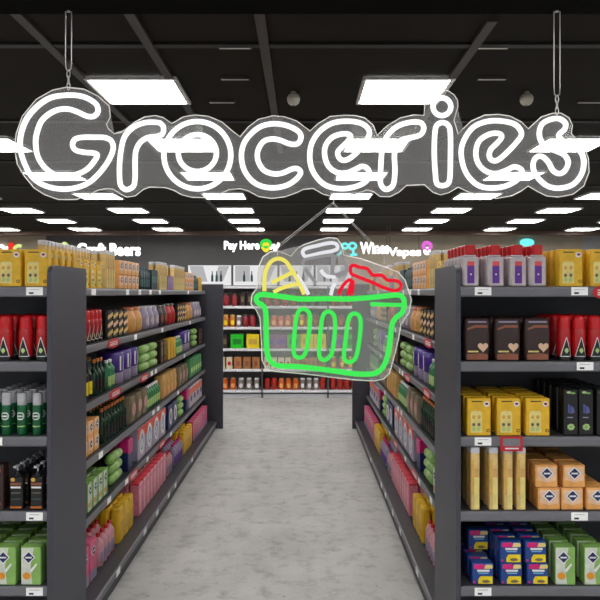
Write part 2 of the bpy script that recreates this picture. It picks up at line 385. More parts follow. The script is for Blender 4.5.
# brown bag with heart
a = MB(); a.rbox(.098, .05, 0, .17, brn, r=.012, c=.006, puff=.004)
b = MB(); pts = []
for i in range(20):
    t = 2*math.pi*i/20; pts.append((.022+.0013*16*math.sin(t)**3, .055+.0013*(13*math.cos(t)-5*math.cos(2*t)-2*math.cos(3*t)-math.cos(4*t))))
b.plate(pts, -.0305, skn)
c = MB(); c.rect(-.036, .036, .152, .158, -.0275, lil); c.plate([(-.04, .122), (-.01, .132), (.04, .132), (.04, .142), (-.012, .142), (-.04, .13)], -.0295, cho); c.rect(-.038, .004, .034, .04, -.0297, ylt)
d = MB(); d.plate([(-.042, .004), (.042, .004), (.042, .026), (.01, .03), (-.042, .026)], -.0285, cho)
kind('brown', 'brown_snack_bag', 'bag', .1, .06, .17, [('bag', a), ('heart_picture', b), ('print', c), ('bottom_band', d)])
# silver bottle with purple label and red cap
a = MB(); a.rbox(.07, .036, 0, .118, sil, r=.014, c=.004, n=4); a.rbox(.05, .03, .1175, .126, sil, r=.012, c=.003)
b = MB(); b.rbox(.04, .028, .126, .166, red, r=.008, c=.003, top=1.08)
c = MB(); c.rect(-.014, .014, .012, .082, -.0192, pur); c.disc(0, .048, .0035, .0035, -.0205, wht, 8)
d = MB(); d.rect(-.014, .014, .082, .1, -.0192, cor)
kind('purple', 'silver_lotion_bottle', 'bottle', .07, .04, .166, [('bottle', a), ('cap', b), ('label', c), ('label_top', d)])
# tall foil tube
a = MB(); a.rbox(.036, .036, 0, .225, bei, r=.006, c=.002, n=2)
b = MB(); b.rbox(.037, .037, .225, .25, C('tube_silver_cap', (205, 205, 212), .3), r=.006, c=.002, n=2)
c = MB(); c.rect(-.004, .015, .004, .13, -.0192, ylt); c.rect(-.004, .015, .13, .165, -.0192, tan); c.rect(-.016, -.006, .06, .2, -.0192, gold)
kind('tube', 'tall_wrap_box', 'box', .038, .038, .25, [('box', a), ('end_cap', b), ('print', c)])
# orange box
a = MB(); a.rbox(.088, .08, 0, .088, ora, r=.005, c=.003, n=2)
b = MB(); b.plate([(-.036, .03), (0, .02), (.036, .028), (.038, .08), (-.038, .08)], -.0412, skn); diamond(b, 0, .056, .021, -.0426)
kind('orange', 'orange_box', 'box', .088, .082, .089, [('box', a), ('emblem', b)])
# blue pack
a = MB(); a.rbox(.086, .05, 0, .084, blu, r=.006, c=.003, n=2)
b = MB(); b.plate([(-.036, .066), (-.03, .062), (.004, .064), (.008, .074), (.002, .083), (-.034, .08)], -.0264, mag); b.plate([(.006, .064), (.036, .064), (.04, .072), (.036, .08), (.01, .08)], -.0264, ylt)
c = MB(); c.rect(-.022, .026, .052, .06, -.0264, wht); c.rect(-.018, .022, .044, .048, -.0264, C('sky_print', (120, 190, 230)))
d = MB(); d.plate([(-.018, .004), (.038, .004), (.038, .034), (-.01, .034), (-.018, .02)], -.0264, byl); d.disc(.012, .014, .016, .006, -.0277, olive); d.disc(-.034, .01, .005, .005, -.0264, mag)
kind('blue', 'blue_snack_carton', 'carton', .088, .052, .085, [('carton', a), ('banner', b), ('print', c), ('picture', d)])
# black pack with green flower
a = MB(); a.rbox(.058, .05, 0, .185, drk, r=.006, c=.004, n=2)
b = MB()
for i in range(7):
    t = 2*math.pi*i/7; b.disc(.01*math.cos(t), .034+.009*math.sin(t), .0052, .0046, -.0264, pgr, 8)
b.disc(0, .034, .005, .004, -.0277, lgr, 8); b.disc(-.008, .172, .01, .005, -.0264, pgr, 8); b.disc(.008, .169, .009, .004, -.0277, lgr, 8)
c = MB(); c.plate([(-.012, .09), (-.002, .088), (-.003, .122), (-.012, .126)], -.0264, C('bottle_slate_blue', (74, 84, 150))); c.plate([(0, .086), (.014, .092), (.01, .112), (0, .118)], -.0264, C('bottle_slate', (92, 96, 148))); c.rect(-.014, .008, .07, .074, -.0264, lil)
kind('black', 'black_wash_pack', 'pack', .06, .052, .185, [('pack', a), ('flower_picture', b), ('bottle_picture', c)])
# striped pack
a = MB(); a.rbox(.075, .045, 0, .17, drk, r=.01, c=.004, n=2)
b = MB()
for i in range(3): b.plate([(-.036, .014+i*.05), (.036, .034+i*.05), (.036, .056+i*.05), (-.036, .036+i*.05)], -.0238, skn if i % 2 else bei)
kind('striped', 'striped_snack_pack', 'pack', .078, .05, .17, [('pack', a), ('stripes', b)])
def jar(key, name, m, lm, r=.045, h=.165, lid=None, label=wht):
    a = MB(); a.lathe([(r*.7, 0), (r*.95, h*.08), (r, h*.35), (r*.97, h*.62), (r*.75, h*.82), (r*.7, h*.86)], m, 18)
    b = MB(); b.lathe([(r*.76, h*.86), (r*.76, h*.98), (r*.6, h)], lm, 18)
    c = MB(); c.wrap(r*1.0, h*.18, h*.55, lambda t: r*.6*math.sin(math.pi*(.1+.8*t))**.5, label)
    kind(key, name, 'jar', r*2.02, r*2.02, h, [('jar', a), ('lid', b), ('label', c)])
jar('ojar', 'orange_jar', ora, C('jar_lid_orange', (190, 106, 50)), label=tan)
jar('ljar', 'lilac_jar', lil, C('lid_silver', (170, 164, 172)), label=sil)
jar('rjar', 'red_jar', red, brn, label=rdb)
jar('bjar', 'brown_jar', brn, drk, label=cho)
jar('pjar', 'beige_pouch_jar', rose, olive, label=skn)
# violet tub with silver base
a = MB(); a.lathe([(.046, .06), (.05, .064), (.05, .165), (.046, .17)], vio, 20)
b = MB(); b.lathe([(.046, 0), (.0485, .004), (.0485, .06)], lil, 20)
c = MB()
for x in (-.022, .004): c.wrap(.05, .072, .15, lambda t: .004, wht, dx=x, n=2)
kind('tub', 'violet_tub', 'tub', .102, .102, .17, [('tub', a), ('base', b), ('label', c)])
# green roll pack (horizontal bolster)
a = MB(); pr = [(-.085, .006), (-.08, .022), (-.06, .029), (-.03, .027), (0, .029), (.03, .027), (.06, .029), (.08, .022), (.085, .006)]
a.rings([[(x, r*math.cos(2*math.pi*j/12), .03+r*math.sin(2*math.pi*j/12)) for j in range(12)] for x, r in pr], lgr)
b = MB(); b.rings([[(x, .0296*math.cos(2*math.pi*j/12), .03+.0296*math.sin(2*math.pi*j/12)) for j in range(12)] for x in (-.018, .018)], pgr, True, False)
kind('roll', 'green_roll_pack', 'roll pack', .17, .06, .059, [('roll', a), ('band', b)])
def bottle(key, name, m, cm, lm, r=.026, h=.2, neck=.36):
    a = MB(); a.lathe([(r*.85, 0), (r, .004), (r, h*(.95-neck)), (r*.75, h*(1.02-neck)), (r*.38, h*(1.1-neck)), (r*.34, h*.9)], m, 16)
    b = MB(); b.lathe([(r*.42, h*.895), (r*.42, h*.99), (r*.3, h)], cm, 12)
    c = MB(); c.wrap(r, h*.12, h*.45, lambda t: r*.85, lm)
    kind(key, name, 'bottle', r*2.05, r*2.05, h, [('bottle', a), ('cap', b), ('label', c)])
bottle('dbottle', 'dark_green_bottle', dgr, amb, drk)
bottle('ybottle', 'dark_bottle', drk, dgr, byl, h=.21)
bottle('wbottle', 'green_bottle', C('mid_green', (52, 130, 80), .3), wht, pgr, r=.03, h=.17, neck=.25)
bottle('nbottle', 'navy_bottle', tea, tea, C('label_teal', (60, 96, 96)), r=.03, h=.16, neck=.2)
bottle('kbottle', 'pink_bottle', C('bottle_pink', (206, 148, 158), .3), red, lil, r=.028, h=.175, neck=.25)
bottle('vbottle', 'lilac_bottle', lil, mag, pur, r=.03, h=.18, neck=.25)
def pack(key, name, cat, w, d, h, m, prints, puff=0, r=.005):
    a = MB(); a.rbox(w, d, 0, h, m, r=r, c=.003, n=2, puff=puff)
    b = MB()
    for q in prints: q(b, -d/2-puff-.0013)
    kind(key, name, cat, w, d, h, [('pack', a), ('print', b)])
R = lambda x0, x1, z0, z1, m: (lambda b, y: b.rect(x0, x1, z0, z1, y, m))
D = lambda x, z, rx, rz, m: (lambda b, y: b.disc(x, z, rx, rz, y-.0012, m))
pack('kraft', 'kraft_bag', 'bag', .1, .055, .19, tan, [D(0, .12, .03, .034, gold), D(0, .055, .036, .04, ora)], .004, .012)
pack('book', 'dark_coffee_pack', 'pack', .1, .05, .18, brn, [R(-.04, .04, .15, .165, cho), R(-.04, .04, .02, .03, cho), R(-.03, .03, .06, .12, olive)])
pack('ybox', 'plain_yellow_box', 'box', .1, .06, .175, C('mustard_yellow', (216, 168, 34)), [R(-.04, .04, .15, .155, gold)])
pack('laundry', 'laundry_powder_box', 'box', .12, .06, .215, C('powder_box_lilac', (170, 160, 180)), [R(-.058, .058, .14, .212, C('powder_box_red', (220, 74, 42))), D(0, .11, .04, .085, wht), D(.0, .11, .028, .06, C('swirl_blue', (70, 110, 160))), D(0, .1, .02, .03, wht)])
pack('nlaundry', 'navy_powder_box', 'box', .12, .06, .2, nav, [D(0, .1, .042, .07, wht), D(0, .1, .026, .045, vio)])
pack('magenta', 'magenta_and_navy_pack', 'pack', .11, .07, .2, nav, [R(-.053, .053, .11, .197, mag)])
K['magenta']['parts'][0][1].rbox(.111, .071, .12, .201, mag, r=.005, c=.002, n=2)
pack('wobox', 'white_and_orange_box', 'box', .1, .05, .2, C('box_lilac_white', (196, 186, 200)), [R(-.045, .045, .13, .19, C('box_salmon', (226, 110, 70))), D(0, .09, .02, .03, nav)])
pack('pinkbox', 'pink_lidded_box', 'box', .09, .06, .2, pnk, [R(-.04, .0, .01, .17, C('box_light_pink', (232, 172, 182)))])
K['pinkbox']['parts'].append(('lid', (lambda k: (k.rbox(.092, .062, .2, .212, C('lid_pink_red', (214, 62, 76)), r=.005, c=.002, n=2), k)[1])(MB())))
k_ = MB(); k_.rect(-.04, .04, .2035, .2085, -.0322, wht); K['pinkbox']['parts'].append(('lid_print', k_))
pack('ybag', 'yellow_bag', 'bag', .095, .05, .2, yel, [R(-.03, .03, .05, .12, gold)], .004, .012)
pack('pinkpack', 'pink_diamond_pack', 'pack', .08, .05, .19, C('pack_deep_pink', (212, 90, 128)), [lambda b, y: diamond(b, 0, .14, .02, y), R(-.036, .036, .004, .05, lil)])
pack('teal', 'teal_carton', 'carton', .06, .05, .15, tea, [R(-.02, .02, .05, .1, C('teal_print', (70, 130, 120)))])
pack('lilacpk', 'purple_carton', 'carton', .05, .05, .12, C('carton_mauve', (146, 110, 160)), [R(-.02, .02, .05, .1, lil)])
pack('crm', 'cream_carton', 'carton', .09, .06, .15, cream, [R(-.04, .04, .1, .125, tan), D(0, .06, .02, .02, lgr)])
pack('gpack', 'green_snack_pack', 'pack', .08, .05, .19, C('snack_green', (70, 136, 84)), [R(-.03, .03, .05, .1, pgr)], .003, .01)
pack('opack', 'olive_round_pack', 'pack', .11, .06, .16, olive, [D(0, .08, .035, .04, rose)], .004, .02)
pack('gcarton', 'bright_green_carton', 'carton', .19, .1, .21, brg, [R(-.06, .06, .06, .14, C('print_darkgreen', (24, 130, 30)))])
pack('ycarton', 'bright_yellow_carton', 'carton', .19, .1, .21, byl, [R(-.06, .06, .06, .14, gold)])
pack('pcarton', 'mauve_carton', 'carton', .17, .1, .21, C('carton_dusk', (128, 70, 116)), [R(-.06, .06, .06, .14, pur)])
pack('dcarton', 'dark_carton', 'carton', .08, .1, .2, brn, [R(-.02, .02, .06, .14, olive)])
pack('cbox', 'cream_box', 'box', .085, .08, .17, cream, [D(0, .08, .025, .03, red)])
pack('tbox', 'tan_box', 'box', .11, .08, .17, C('box_tan', (170, 112, 64)), [D(0, .08, .03, .04, cho)])
jar('sjar', 'sauce_jar', C('sauce_red', (168, 34, 22), .25), red, .048, .17, label=rdb)
jar('hjar', 'honey_jar', amb, gold, .048, .18, label=byl)
jar('gjar', 'grey_jar', gls, wht, .045, .17, label=wht)
jar('cjar', 'crimson_jar', C('jam_crimson', (138, 24, 40), .25), brn, .05, .19, label=rdb)
jar('ajar', 'orange_preserve_jar', C('preserve_orange', (204, 88, 22), .25), amb, .048, .17, label=ora)
def variant(new, old, sx, sy, sz):
    q = K[old]; ps = []
    for n, p in q['parts']:
        c = MB(); c.v = [(a*sx, b*sy, z*sz) for a, b, z in p.v]; c.f = p.f; c.m = p.m; c.sm = p.sm; c.mats = p.mats; ps.append((n, c))
    K[new] = dict(name=q['name'], cat=q['cat'], w=q['w']*sx, d=q['d']*sy, h=q['h']*sz, parts=ps, full=None, lite=None)
for n_, v_ in dict(tube=(1, 1, .885), roll=(1.4, 1.05, 1.05), ojar=(1.7, 1.5, 1.05), ljar=(1.6, 1.5, 1.05), bjar=(1.45, 1.4, 1.05), rjar=(1.6, 1.5, 1.1), tub=(1.6, 1.6, 1.15), laundry=(1.75, 1.3, 1.04), nlaundry=(1.5, 1.3, 1), wobox=(1.9, 1.5, 1), opack=(1.35, 1.2, 1.1), kraft=(1.3, 1.3, 1), gpack=(1.6, 1.3, 1), striped=(1.25, 1.2, 1), pinkpack=(1.3, 1.2, 1.05)).items():
    variant(('aisle', n_), n_, *v_)
def place(key, x, y, z, rot, label, group, lite=False):
    q = K[key]; j = random.uniform(-.02, .02); wc = len(label.split())
    if not 4 <= wc <= 16: print('LABEL', wc, label)
    if lite:
        if q['lite'] is None:
            m = MB()
            for _, p in q['parts']: m.join(p)
            q['lite'] = m.data(q['name'])
        o = link(q['name'], q['lite'], None, (x, y, z+.0006)); o.rotation_euler.z = rot+j
        return tag(o, label, q['cat'], group)
    if q['full'] is None: q['full'] = [(n, p.data(n)) for n, p in q['parts']]
    t = thing(q['name'], label, q['cat'], (x, y, z+.0006), group); t.rotation_euler.z = rot+j
    for n, me in q['full']: link(n, me, t)
    return t
# --- end caps: key, shelf index, front-face centre px list, rows deep, row pitch, z offset, description
def cap_cols(side, idx, key, pxs, rows, pitch, desc, dz=0, front=2.512, stack=''):
    q = K[key]; n = len(pxs); pl = sorted(pxs, reverse=(side == 'left'))
    for ci, px in enumerate(pl):
        x = pX(px, front)
        for r in range(rows):
            y = front+q['d']/2+r*pitch
            if y+q['d']/2 > 2.876: break
            rn = 'at the front' if r == 0 else ords[r]+' row'
            lab = '%s, %s%s, %s column from upright, %s end %s shelf' % (desc, stack, rn, ords[ci], side, SN[idx])
            place(key, x, y, ZS[idx]+dz, 0, lab, '%s on the %s end cap %s shelf' % (q['name'].replace('_', ' ')+'s', side, SN[idx]), lite=(r > 0))
cap_cols('left', 0, 'yellow', [36, 9, -18], 5, .07, 'yellow carton')
cap_cols('left', 1, 'redcan', [23, 3, 40.5, -17], 4, .075, 'red spray can')
cap_cols('left', 2, 'greencan', [20, 35.5, 4.5, -11], 6, .055, 'green can with grey cap')
cap_cols('left', 3, 'pump', [15.5, 36], 5, .06, 'dark pump bottle')
cap_cols('left', 3, 'book', [-9], 1, .06, 'dark coffee pack')
cap_cols('left', 4, 'greenbox', [31, 5.5, -20], 5, .068, 'green carton')
cap_cols('right', 0, 'purple', [471, 496, 518.5, 538.5], 6, .058, 'bottle with purple label')
cap_cols('right', 0, 'yellow', [571, 602], 6, .06, 'yellow carton')
cap_cols('right', 1, 'brown', [477.5, 508, 538], 3, .09, 'brown bag with heart')
cap_cols('right', 1, 'redcan', [566.5, 581.5, 597.5], 4, .075, 'red spray can')
cap_cols('right', 2, 'yellow', [479, 509, 538], 6, .06, 'yellow carton')
cap_cols('right', 2, 'black', [571, 586.5, 604], 5, .07, 'black pack with flower')
cap_cols('right', 3, 'tube', [475.5, 494, 508.5, 521.5], 6, .058, 'tall wrap box')
cap_cols('right', 3, 'orange', [549.5, 572.5, 597.5], 4, .09, 'orange box', stack='bottom layer ')
cap_cols('right', 3, 'orange', [547, 574.5], 4, .09, 'orange box', dz=.0905, stack='top layer ')
cap_cols('right', 4, 'blue', [483, 511.5, 538], 5, .07, 'blue carton', stack='bottom layer ')
cap_cols('right', 4, 'blue', [511, 536], 4, .07, 'blue carton', dz=.0865, stack='top layer ')
place('blue', pX(477, 2.66), 2.665, ZS[4]+.0865, 0, 'blue carton pushed back on top layer, nearest upright, right end fifth shelf', 'blue snack cartons on the right end cap fifth shelf')
cap_cols('right', 4, 'greenbox', [565.5, 594.5], 5, .068, 'green carton')
# --- aisle: per shelf (kind, start depth, end depth, layers, rows deep, description)
AISLE = {
 0: [('yellow', 3.0, 3.62, 1, 1), ('tube', 3.62, 3.84, 1, 3), ('orange', 3.86, 4.42, 2, 1), ('nbottle', 4.43, 4.72, 1, 2), ('teal', 4.73, 4.97, 1, 1), ('tube', 4.99, 5.3, 1, 2), ('lilacpk', 5.31, 5.55, 1, 1), ('tube', 5.56, 6.1, 1, 2), ('orange', 6.12, 6.6, 2, 1), ('nbottle', 6.62, 6.9, 1, 1), ('yellow', 6.92, 7.15, 1, 1)],
 1: [('redcan', 3.05, 3.62, 1, 2), ('striped', 3.63, 4.16, 1, 1), ('ojar', 4.17, 4.56, 1, 1), ('ljar', 4.57, 5.05, 1, 1), ('bjar', 5.06, 5.35, 1, 1), ('rjar', 5.36, 5.7, 1, 1), ('striped', 5.72, 6.2, 1, 1), ('ojar', 6.22, 6.6, 1, 1), ('ljar', 6.62, 7.15, 1, 1)],
 2: [('ybottle', 3.1, 3.45, 1, 1), ('dbottle', 3.46, 3.66, 1, 2), ('wbottle', 3.67, 3.87, 1, 1), ('tub', 3.88, 4.45, 1, 1), ('roll', 4.47, 4.98, 3, 1), ('book', 5.0, 5.31, 1, 1), ('ybox', 5.32, 5.66, 1, 1), ('wbottle', 5.68, 6.0, 1, 1), ('tub', 6.02, 6.52, 1, 1), ('roll', 6.53, 6.9, 3, 1), ('book', 6.92, 7.15, 1, 1)],
 3: [('orange', 3.2, 3.56, 2, 1), ('dbottle', 3.58, 4.12, 1, 2), ('opack', 4.14, 4.62, 1, 1), ('wbottle', 4.62, 5.06, 1, 1), ('kraft', 5.08, 5.7, 1, 1), ('opack', 5.72, 6.3, 1, 1), ('gpack', 6.32, 7.15, 1, 1)],
 4: [('greenbox', 3.3, 3.7, 1, 2), ('roll', 3.71, 4.07, 3, 1), ('magenta', 4.09, 4.22, 1, 2), ('laundry', 4.26, 5.3, 1, 2), ('nlaundry', 5.31, 5.74, 1, 1), ('roll', 5.76, 6.13, 3, 1), ('magenta', 6.15, 6.3, 1, 1), ('wobox', 6.32, 7.15, 1, 1)],
 5: [('pinkpack', 3.0, 3.32, 1, 2), ('kbottle', 3.33, 3.62, 1, 3), ('ybag', 3.63, 4.02, 1, 3), ('pinkbox', 4.1, 4.95, 1, 3), ('kbottle', 5.0, 5.2, 1, 2), ('vbottle', 5.3, 5.65, 1, 2), ('ybag', 5.67, 6.1, 1, 2), ('pinkpack', 6.14, 7.1, 1, 1)],
}
DESC = dict(yellow='yellow carton', tube='tall silver-topped wrap box', orange='orange box', nbottle='navy bottle', teal='teal carton', lilacpk='purple carton', redcan='red spray can', striped='beige and black striped pack', ojar='orange jar', ljar='lilac jar', bjar='brown jar', rjar='red jar', ybottle='dark bottle, yellow label', dbottle='dark green bottle', wbottle='green bottle, white cap', tub='violet tub', roll='green roll pack', book='dark coffee pack', ybox='plain yellow box', opack='olive pack', kraft='kraft bag', gpack='green snack pack', greenbox='green carton', magenta='magenta and navy pack', laundry='laundry powder box', nlaundry='navy powder box', wobox='white and orange box', pinkpack='pink pack', kbottle='pink bottle, red cap', ybag='yellow bag', pinkbox='pink lidded box', vbottle='lilac bottle')
for side in ('left', 'right'):
    s = -1 if side == 'left' else 1; lip = 1.11 if side == 'left' else .745
    for i, seq in AISLE.items():
        f = lip+.022 if i < 5 else lip+.03
        cnt = {}
        if i == 5: f = lip-.045
        for key, y0, y1, lay, deep in seq:
            big = ('aisle', key) if ('aisle', key) in K else key
            q = K[big]; gap = .008 if q['w'] < .09 else .012; pitch = q['w']+gap
            n = max(1, int((y1-y0+gap*.5)/pitch)); st = (y1-y0-n*pitch)/2
            for r in range(deep):
                for a in range(n):
                    y = y0+st+pitch*(a+.5)
                    kk = key
                    if r == 0: cnt[kk] = cnt.get(kk, 0)+1
                    num = cnt[kk]-(n-1-a) if r else cnt[kk]
                    for L in range(lay):
                        xx = f+q['d']/2+r*(q['d']+.014)
                        o = ords[num-1] if num <= 20 else 'far'
                        pos = ('%s layer, ' % ['bottom', 'middle', 'top'][L if lay == 3 else 2*L]) if lay > 1 else ('%s row back, ' % ords[r] if r else ('front row, ' if deep > 1 else ''))
                        lab = '%s, %s%s from the near end, %s aisle %s shelf' % (DESC[key], pos, o, side, SN[i])
                        place(big, s*xx, y, ZS[i]+L*(q['h']+.0012), -s*math.pi/2, lab, '%s on the %s aisle %s shelf' % (q['name'].replace('_', ' ')+'s', side, SN[i]), lite=(y > 4.7 or r > 0))
# tall wrap boxes standing behind the yellow cartons near the aisle ends
for side in ('left', 'right'):
    s = -1 if side == 'left' else 1; lip = 1.11 if side == 'left' else .745
    for a in range(14 if s < 0 else 7):
        place(('aisle', 'tube'), s*(lip+.022+.04+.03+.02), (2.965 if s < 0 else 3.29)+a*.046, ZS[0], -s*math.pi/2, 'tall wrap box behind yellow cartons, %s from near end, %s aisle top shelf' % (ords[a], side), 'tall wrap boxes on the %s aisle top shelf' % side, lite=True)
# ------------------------------------------------------------ back shelving with lit header
M_wsh = mat('shelf_white_enamel', (226, 226, 230), .4, noise=.02)
M_gback = mat('shelf_back_grey', (120, 118, 120), .6, noise=.04)
M_post = mat('upright_dark_steel', (70, 70, 74), .4)
YB = 9.3
lipy = [307, 328, 349.5, 370, 391]
bays = [(194, 262, 'left'), (262, 328, 'middle'), (328, 394, 'right')]
for a, b, nm in bays:
    x0, x1 = pX(a, YB), pX(b, YB); ox = (x0+x1)/2
    t = thing('wall_shelf_bay', 'white-edged grocery shelving bay at the end of the aisle, %s one' % nm, 'shelving unit', (ox, YB, 0), 'white-edged shelving bays')
    def off(k): k.v = [(p-ox, q-YB, r) for p, q, r in k.v]; return k
    ztop = pZ(287, YB)
    k = MB(); k.box(x0+.012, x1-.012, YB+.4, YB+.42, 0, ztop, M_gback); obj('back_panel', off(k), t)
    for x in (x0, x1): k = MB(); k.box(x-.011 if x == x1 else x, x if x == x1 else x+.011, YB-.005, YB+.42, 0, ztop, M_post); obj('upright', off(k), t)
    k = MB(); k.box(x0+.012, x1-.012, YB+.04, YB+.06, 0, pZ(391, YB)-.05, M_wsh); obj('kick_plate', off(k), t)
    for py in [287]+lipy:
        z = pZ(py-1, YB)
        k = MB(); k.box(x0+.012, x1-.012, YB+.002, YB+.399, z-.02, z, M_wsh); s_ = obj('shelf', off(k), t)
        k = MB(); k.box(x0+.012, x1-.012, YB-.01, YB+.001, z-.036, z+.001, M_wsh); obj('shelf_edge', off(k), s_)
        for u in (.3, .62) if py > 287 else ():
            k = MB(); x = x0+(x1-x0)*u; k.rect(x-.03, x+.03, z-.03, z-.006, YB-.0125, M_tag); k.rect(x-.02, x+.005, z-.024, z-.016, YB-.0138, M_ink); obj('price_tag', off(k), s_)
FILL = {
 'left': {0: [('cjar', 5), ('dcarton', 3)], 1: [('hjar', 6), ('gjar', 1), ('cjar', 3)], 2: [('dcarton', 4), ('gcarton', 1), ('ycarton', 1)], 3: [('cbox', 5), ('tbox', 3)], 4: [('ajar', 5), ('gjar', 3)]},
 'middle': {0: [('cjar', 4), ('dcarton', 4)], 1: [('ajar', 4), ('hjar', 3), ('cjar', 2)], 2: [('pcarton', 2), ('gcarton', 1), ('ycarton', 2)], 3: [('cbox', 4), ('tbox', 4)], 4: [('sjar', 2), ('ajar', 3), ('gjar', 3), ('sjar', 1)]},
 'right': {0: [('cjar', 8)], 1: [('cjar', 3), ('ajar', 5)], 2: [('pcarton', 1), ('gcarton', 2), ('ycarton', 1)], 3: [('hjar', 4), ('tbox', 3)], 4: [('sjar', 9)]}}
for a, b, nm in bays:
    x0, x1 = pX(a, YB)+.02, pX(b, YB)-.02
    for li, seq in FILL[nm].items():
        tot = sum(K[k]['w']*n for k, n in seq); cnt_all = sum(n for _, n in seq); gap = max(.002, (x1-x0-tot)/cnt_all)
        x = x0; cn = {}
        for key, n in seq:
            for _ in range(n):
                w_ = K[key]['w']
                if x+w_ > x1+.005: break
                cn[key] = cn.get(key, 0)+1
                nn = K[key]['name'].replace('_', ' ')
                place(key, x+w_/2+gap/2, YB+.012+K[key]['d']/2, pZ(lipy[li]-1, YB), 0, '%s, %s from the left, %s end-of-aisle bay, %s white shelf' % (nn, ords[cn[key]-1], nm, SN[li]), '%ss on the %s end bay, %s shelf' % (nn, nm, SN[li]), lite=True)
                x += w_+gap
# lit header panels with bottle pictures
M_head = glow('header_backlit_white', (238, 238, 238), .95); M_head2 = glow('header_backlit_grey', (188, 188, 190), .9)
secs = [(187, 231), (232.5, 277.5), (279, 314), (315.5, 352)]
for i, (a, b) in enumerate(secs):
    x0, x1 = pX(a, YB), pX(b, YB); ox = (x0+x1)/2; zb, zt = pZ(286, YB)+.006, pZ(265, YB)
    t = thing('lightbox_header', 'white backlit header panel with bottle pictures on aisle-end shelving, %s from the left' % ords[i], 'light box', (ox, YB+.1, zb), 'backlit header panels')
    W = x1-x0; H = zt-zb
    k = MB(); k.box(-W/2, W/2, -.03, .05, 0, H, M_post); obj('housing', k, t)
    k = MB(); k.rect(-W/2+.005, W/2-.005, .004, H-.002, -.034, M_head); obj('lit_face', k, t)
    k = MB(); k.plate([(-W*.36, H*.2), (-W*.05, H*.2), (-W*.15, H*.96), (-W*.46, H*.96)] if i % 2 == 0 else [(-W*.45, H*.2), (-W*.12, H*.2), (-W*.12, H*.96), (-W*.45, H*.96)], -.0362, M_head2)
    k.plate([(W*.12, H*.2), (W*.3, H*.2), (W*.45, H*.96), (W*.2, H*.96)], -.0362, M_head2); obj('panel_print', k, t)
    k = MB()
    for cx in ([.06, .16, .26] if i == 0 else [-.25, -.08] if i != 2 else [-.2, .0, .2]):
        c = cx*W; r = .017; k.plate([(c-r, .06), (c+r, .06), (c+r, .14), (c+r*.4, .175), (c+r*.4, .215), (c-r*.4, .215), (c-r*.4, .175), (c-r, .14)], -.0376, tea)
    obj('bottle_picture', k, t)
# ------------------------------------------------------------ neon wall signs
def text_mesh(txt, h, m, bold=.012, depth=.02):
    cu = bpy.data.curves.new('t', 'FONT'); cu.body = txt; cu.size = 1; cu.extrude = depth; cu.offset = bold; cu.resolution_u = 4; cu.bevel_depth = .0
    o = bpy.data.objects.new('t', cu); S.collection.objects.link(o)
    dg = bpy.context.evaluated_depsgraph_get(); me = bpy.data.meshes.new_from_object(o.evaluated_get(dg))
    bpy.data.objects.remove(o); me.materials.clear(); me.materials.append(m); return me
N_white = glow('neon_white_far', (255, 255, 255), 2.0, False)
N_green2 = glow('neon_icon_green', (60, 220, 80), 1.0, False); N_yel2 = glow('neon_icon_yellow', (250, 230, 60), 1.0, False)
N_cyan = glow('neon_icon_cyan', (120, 240, 240), 1.1, False); N_pink = glow('neon_icon_pink', (232, 110, 220), 1.0, False); N_red2 = glow('neon_icon_red', (240, 60, 40), 1.0, False)
N_lime = glow('neon_icon_lime', (220, 240, 150), 1.0, False)
def wall_sign(txt, px0, px1, py0, py1, y, label, icons, icon_name='icon', hang=True, letters=True):
    cx = (px0+px1)/2; zc = pZ((py0+py1)/2, y)
    t = thing('neon_word_sign', label, 'neon sign', (pX(cx, y), y, zc), 'neon department signs')
    if letters:
        me = text_mesh(txt, 1, N_white, .034, .05); xs = [v.co.x for v in me.vertices]; ys = [v.co.y for v in me.vertices]
        W = pX(px1, y)-pX(px0, y); H = (py1-py0)/F*y
        for v in me.vertices:
            a, b, c = v.co; v.co = ((a-min(xs))/(max(xs)-min(xs))*W-W/2, -c*.4, (b-min(ys))/(max(ys)-min(ys))*H-H/2)
        link('lettering', me, t)
    for pts, m, closed, r in icons:
        k = MB(); k.sweep([(pX(a-cx+PX, y), 0, pZ(b, y)-zc) for a, b in pts], r, m, closed); obj(icon_name, k, t)
    if hang:
        for a in (px0+2, px1-2):
            k = MB(); k.sweep([(pX(a-cx+PX, y), .01, .0), (pX(a-cx+PX, y), .01, CEIL+.03-zc)], .008, M_wood, sub=1); obj('hanger_rod', k, t)
def circ(cx, cy, rx, ry, n=10): return [(cx+rx*math.cos(2*math.pi*i/n), cy+ry*math.sin(2*math.pi*i/n)) for i in range(n)]
YW = 15.0
wall_sign('Pay Here', 224, 259.5, 241, 252, YW, 'white neon sign reading Pay Here with a green and yellow icon', [
    (circ(266, 244, 4.5, 3.5), N_green2, True, .04), (circ(266, 247, 3, 3), N_yel2, True, .04), ([(270, 249), (274, 245), (275, 251), (279, 243)], N_white, False, .035), ([(262, 247), (266, 251), (270, 247)], N_yel2, False, .035)])
wall_sign('Craft Beers', 77, 140.5, 243, 256, YW, 'white neon sign on dark wall reading Craft Beers, above left shelves', [
    ([(60, 251), (63, 244), (66, 244), (70, 251)], N_lime, True, .035), (circ(71, 250, 3, 3), N_white, True, .035)])
wall_sign('Wines', 360, 389, 242, 254, YW, 'white neon sign reading Wines beside cyan wine glass icon', [
    (circ(345, 246, 3, 2.4), N_cyan, True, .03), (circ(352.5, 246, 3.4, 3), N_cyan, True, .03), ([(342, 249), (340, 254), (337, 255)], N_cyan, False, .03), ([(353, 249), (353.5, 254)], N_cyan, False, .03), ([(350, 255), (357, 254.5)], N_cyan, False, .03)])
wall_sign('Vapes', 388, 421, 247.5, 258.5, YW-.25, 'white neon sign reading Vapes beside a pink cloud icon', [
    (circ(427, 246, 3.6, 3.4), N_pink, True, .045), (circ(427, 251, 2, 2.4), N_white, True, .04)])
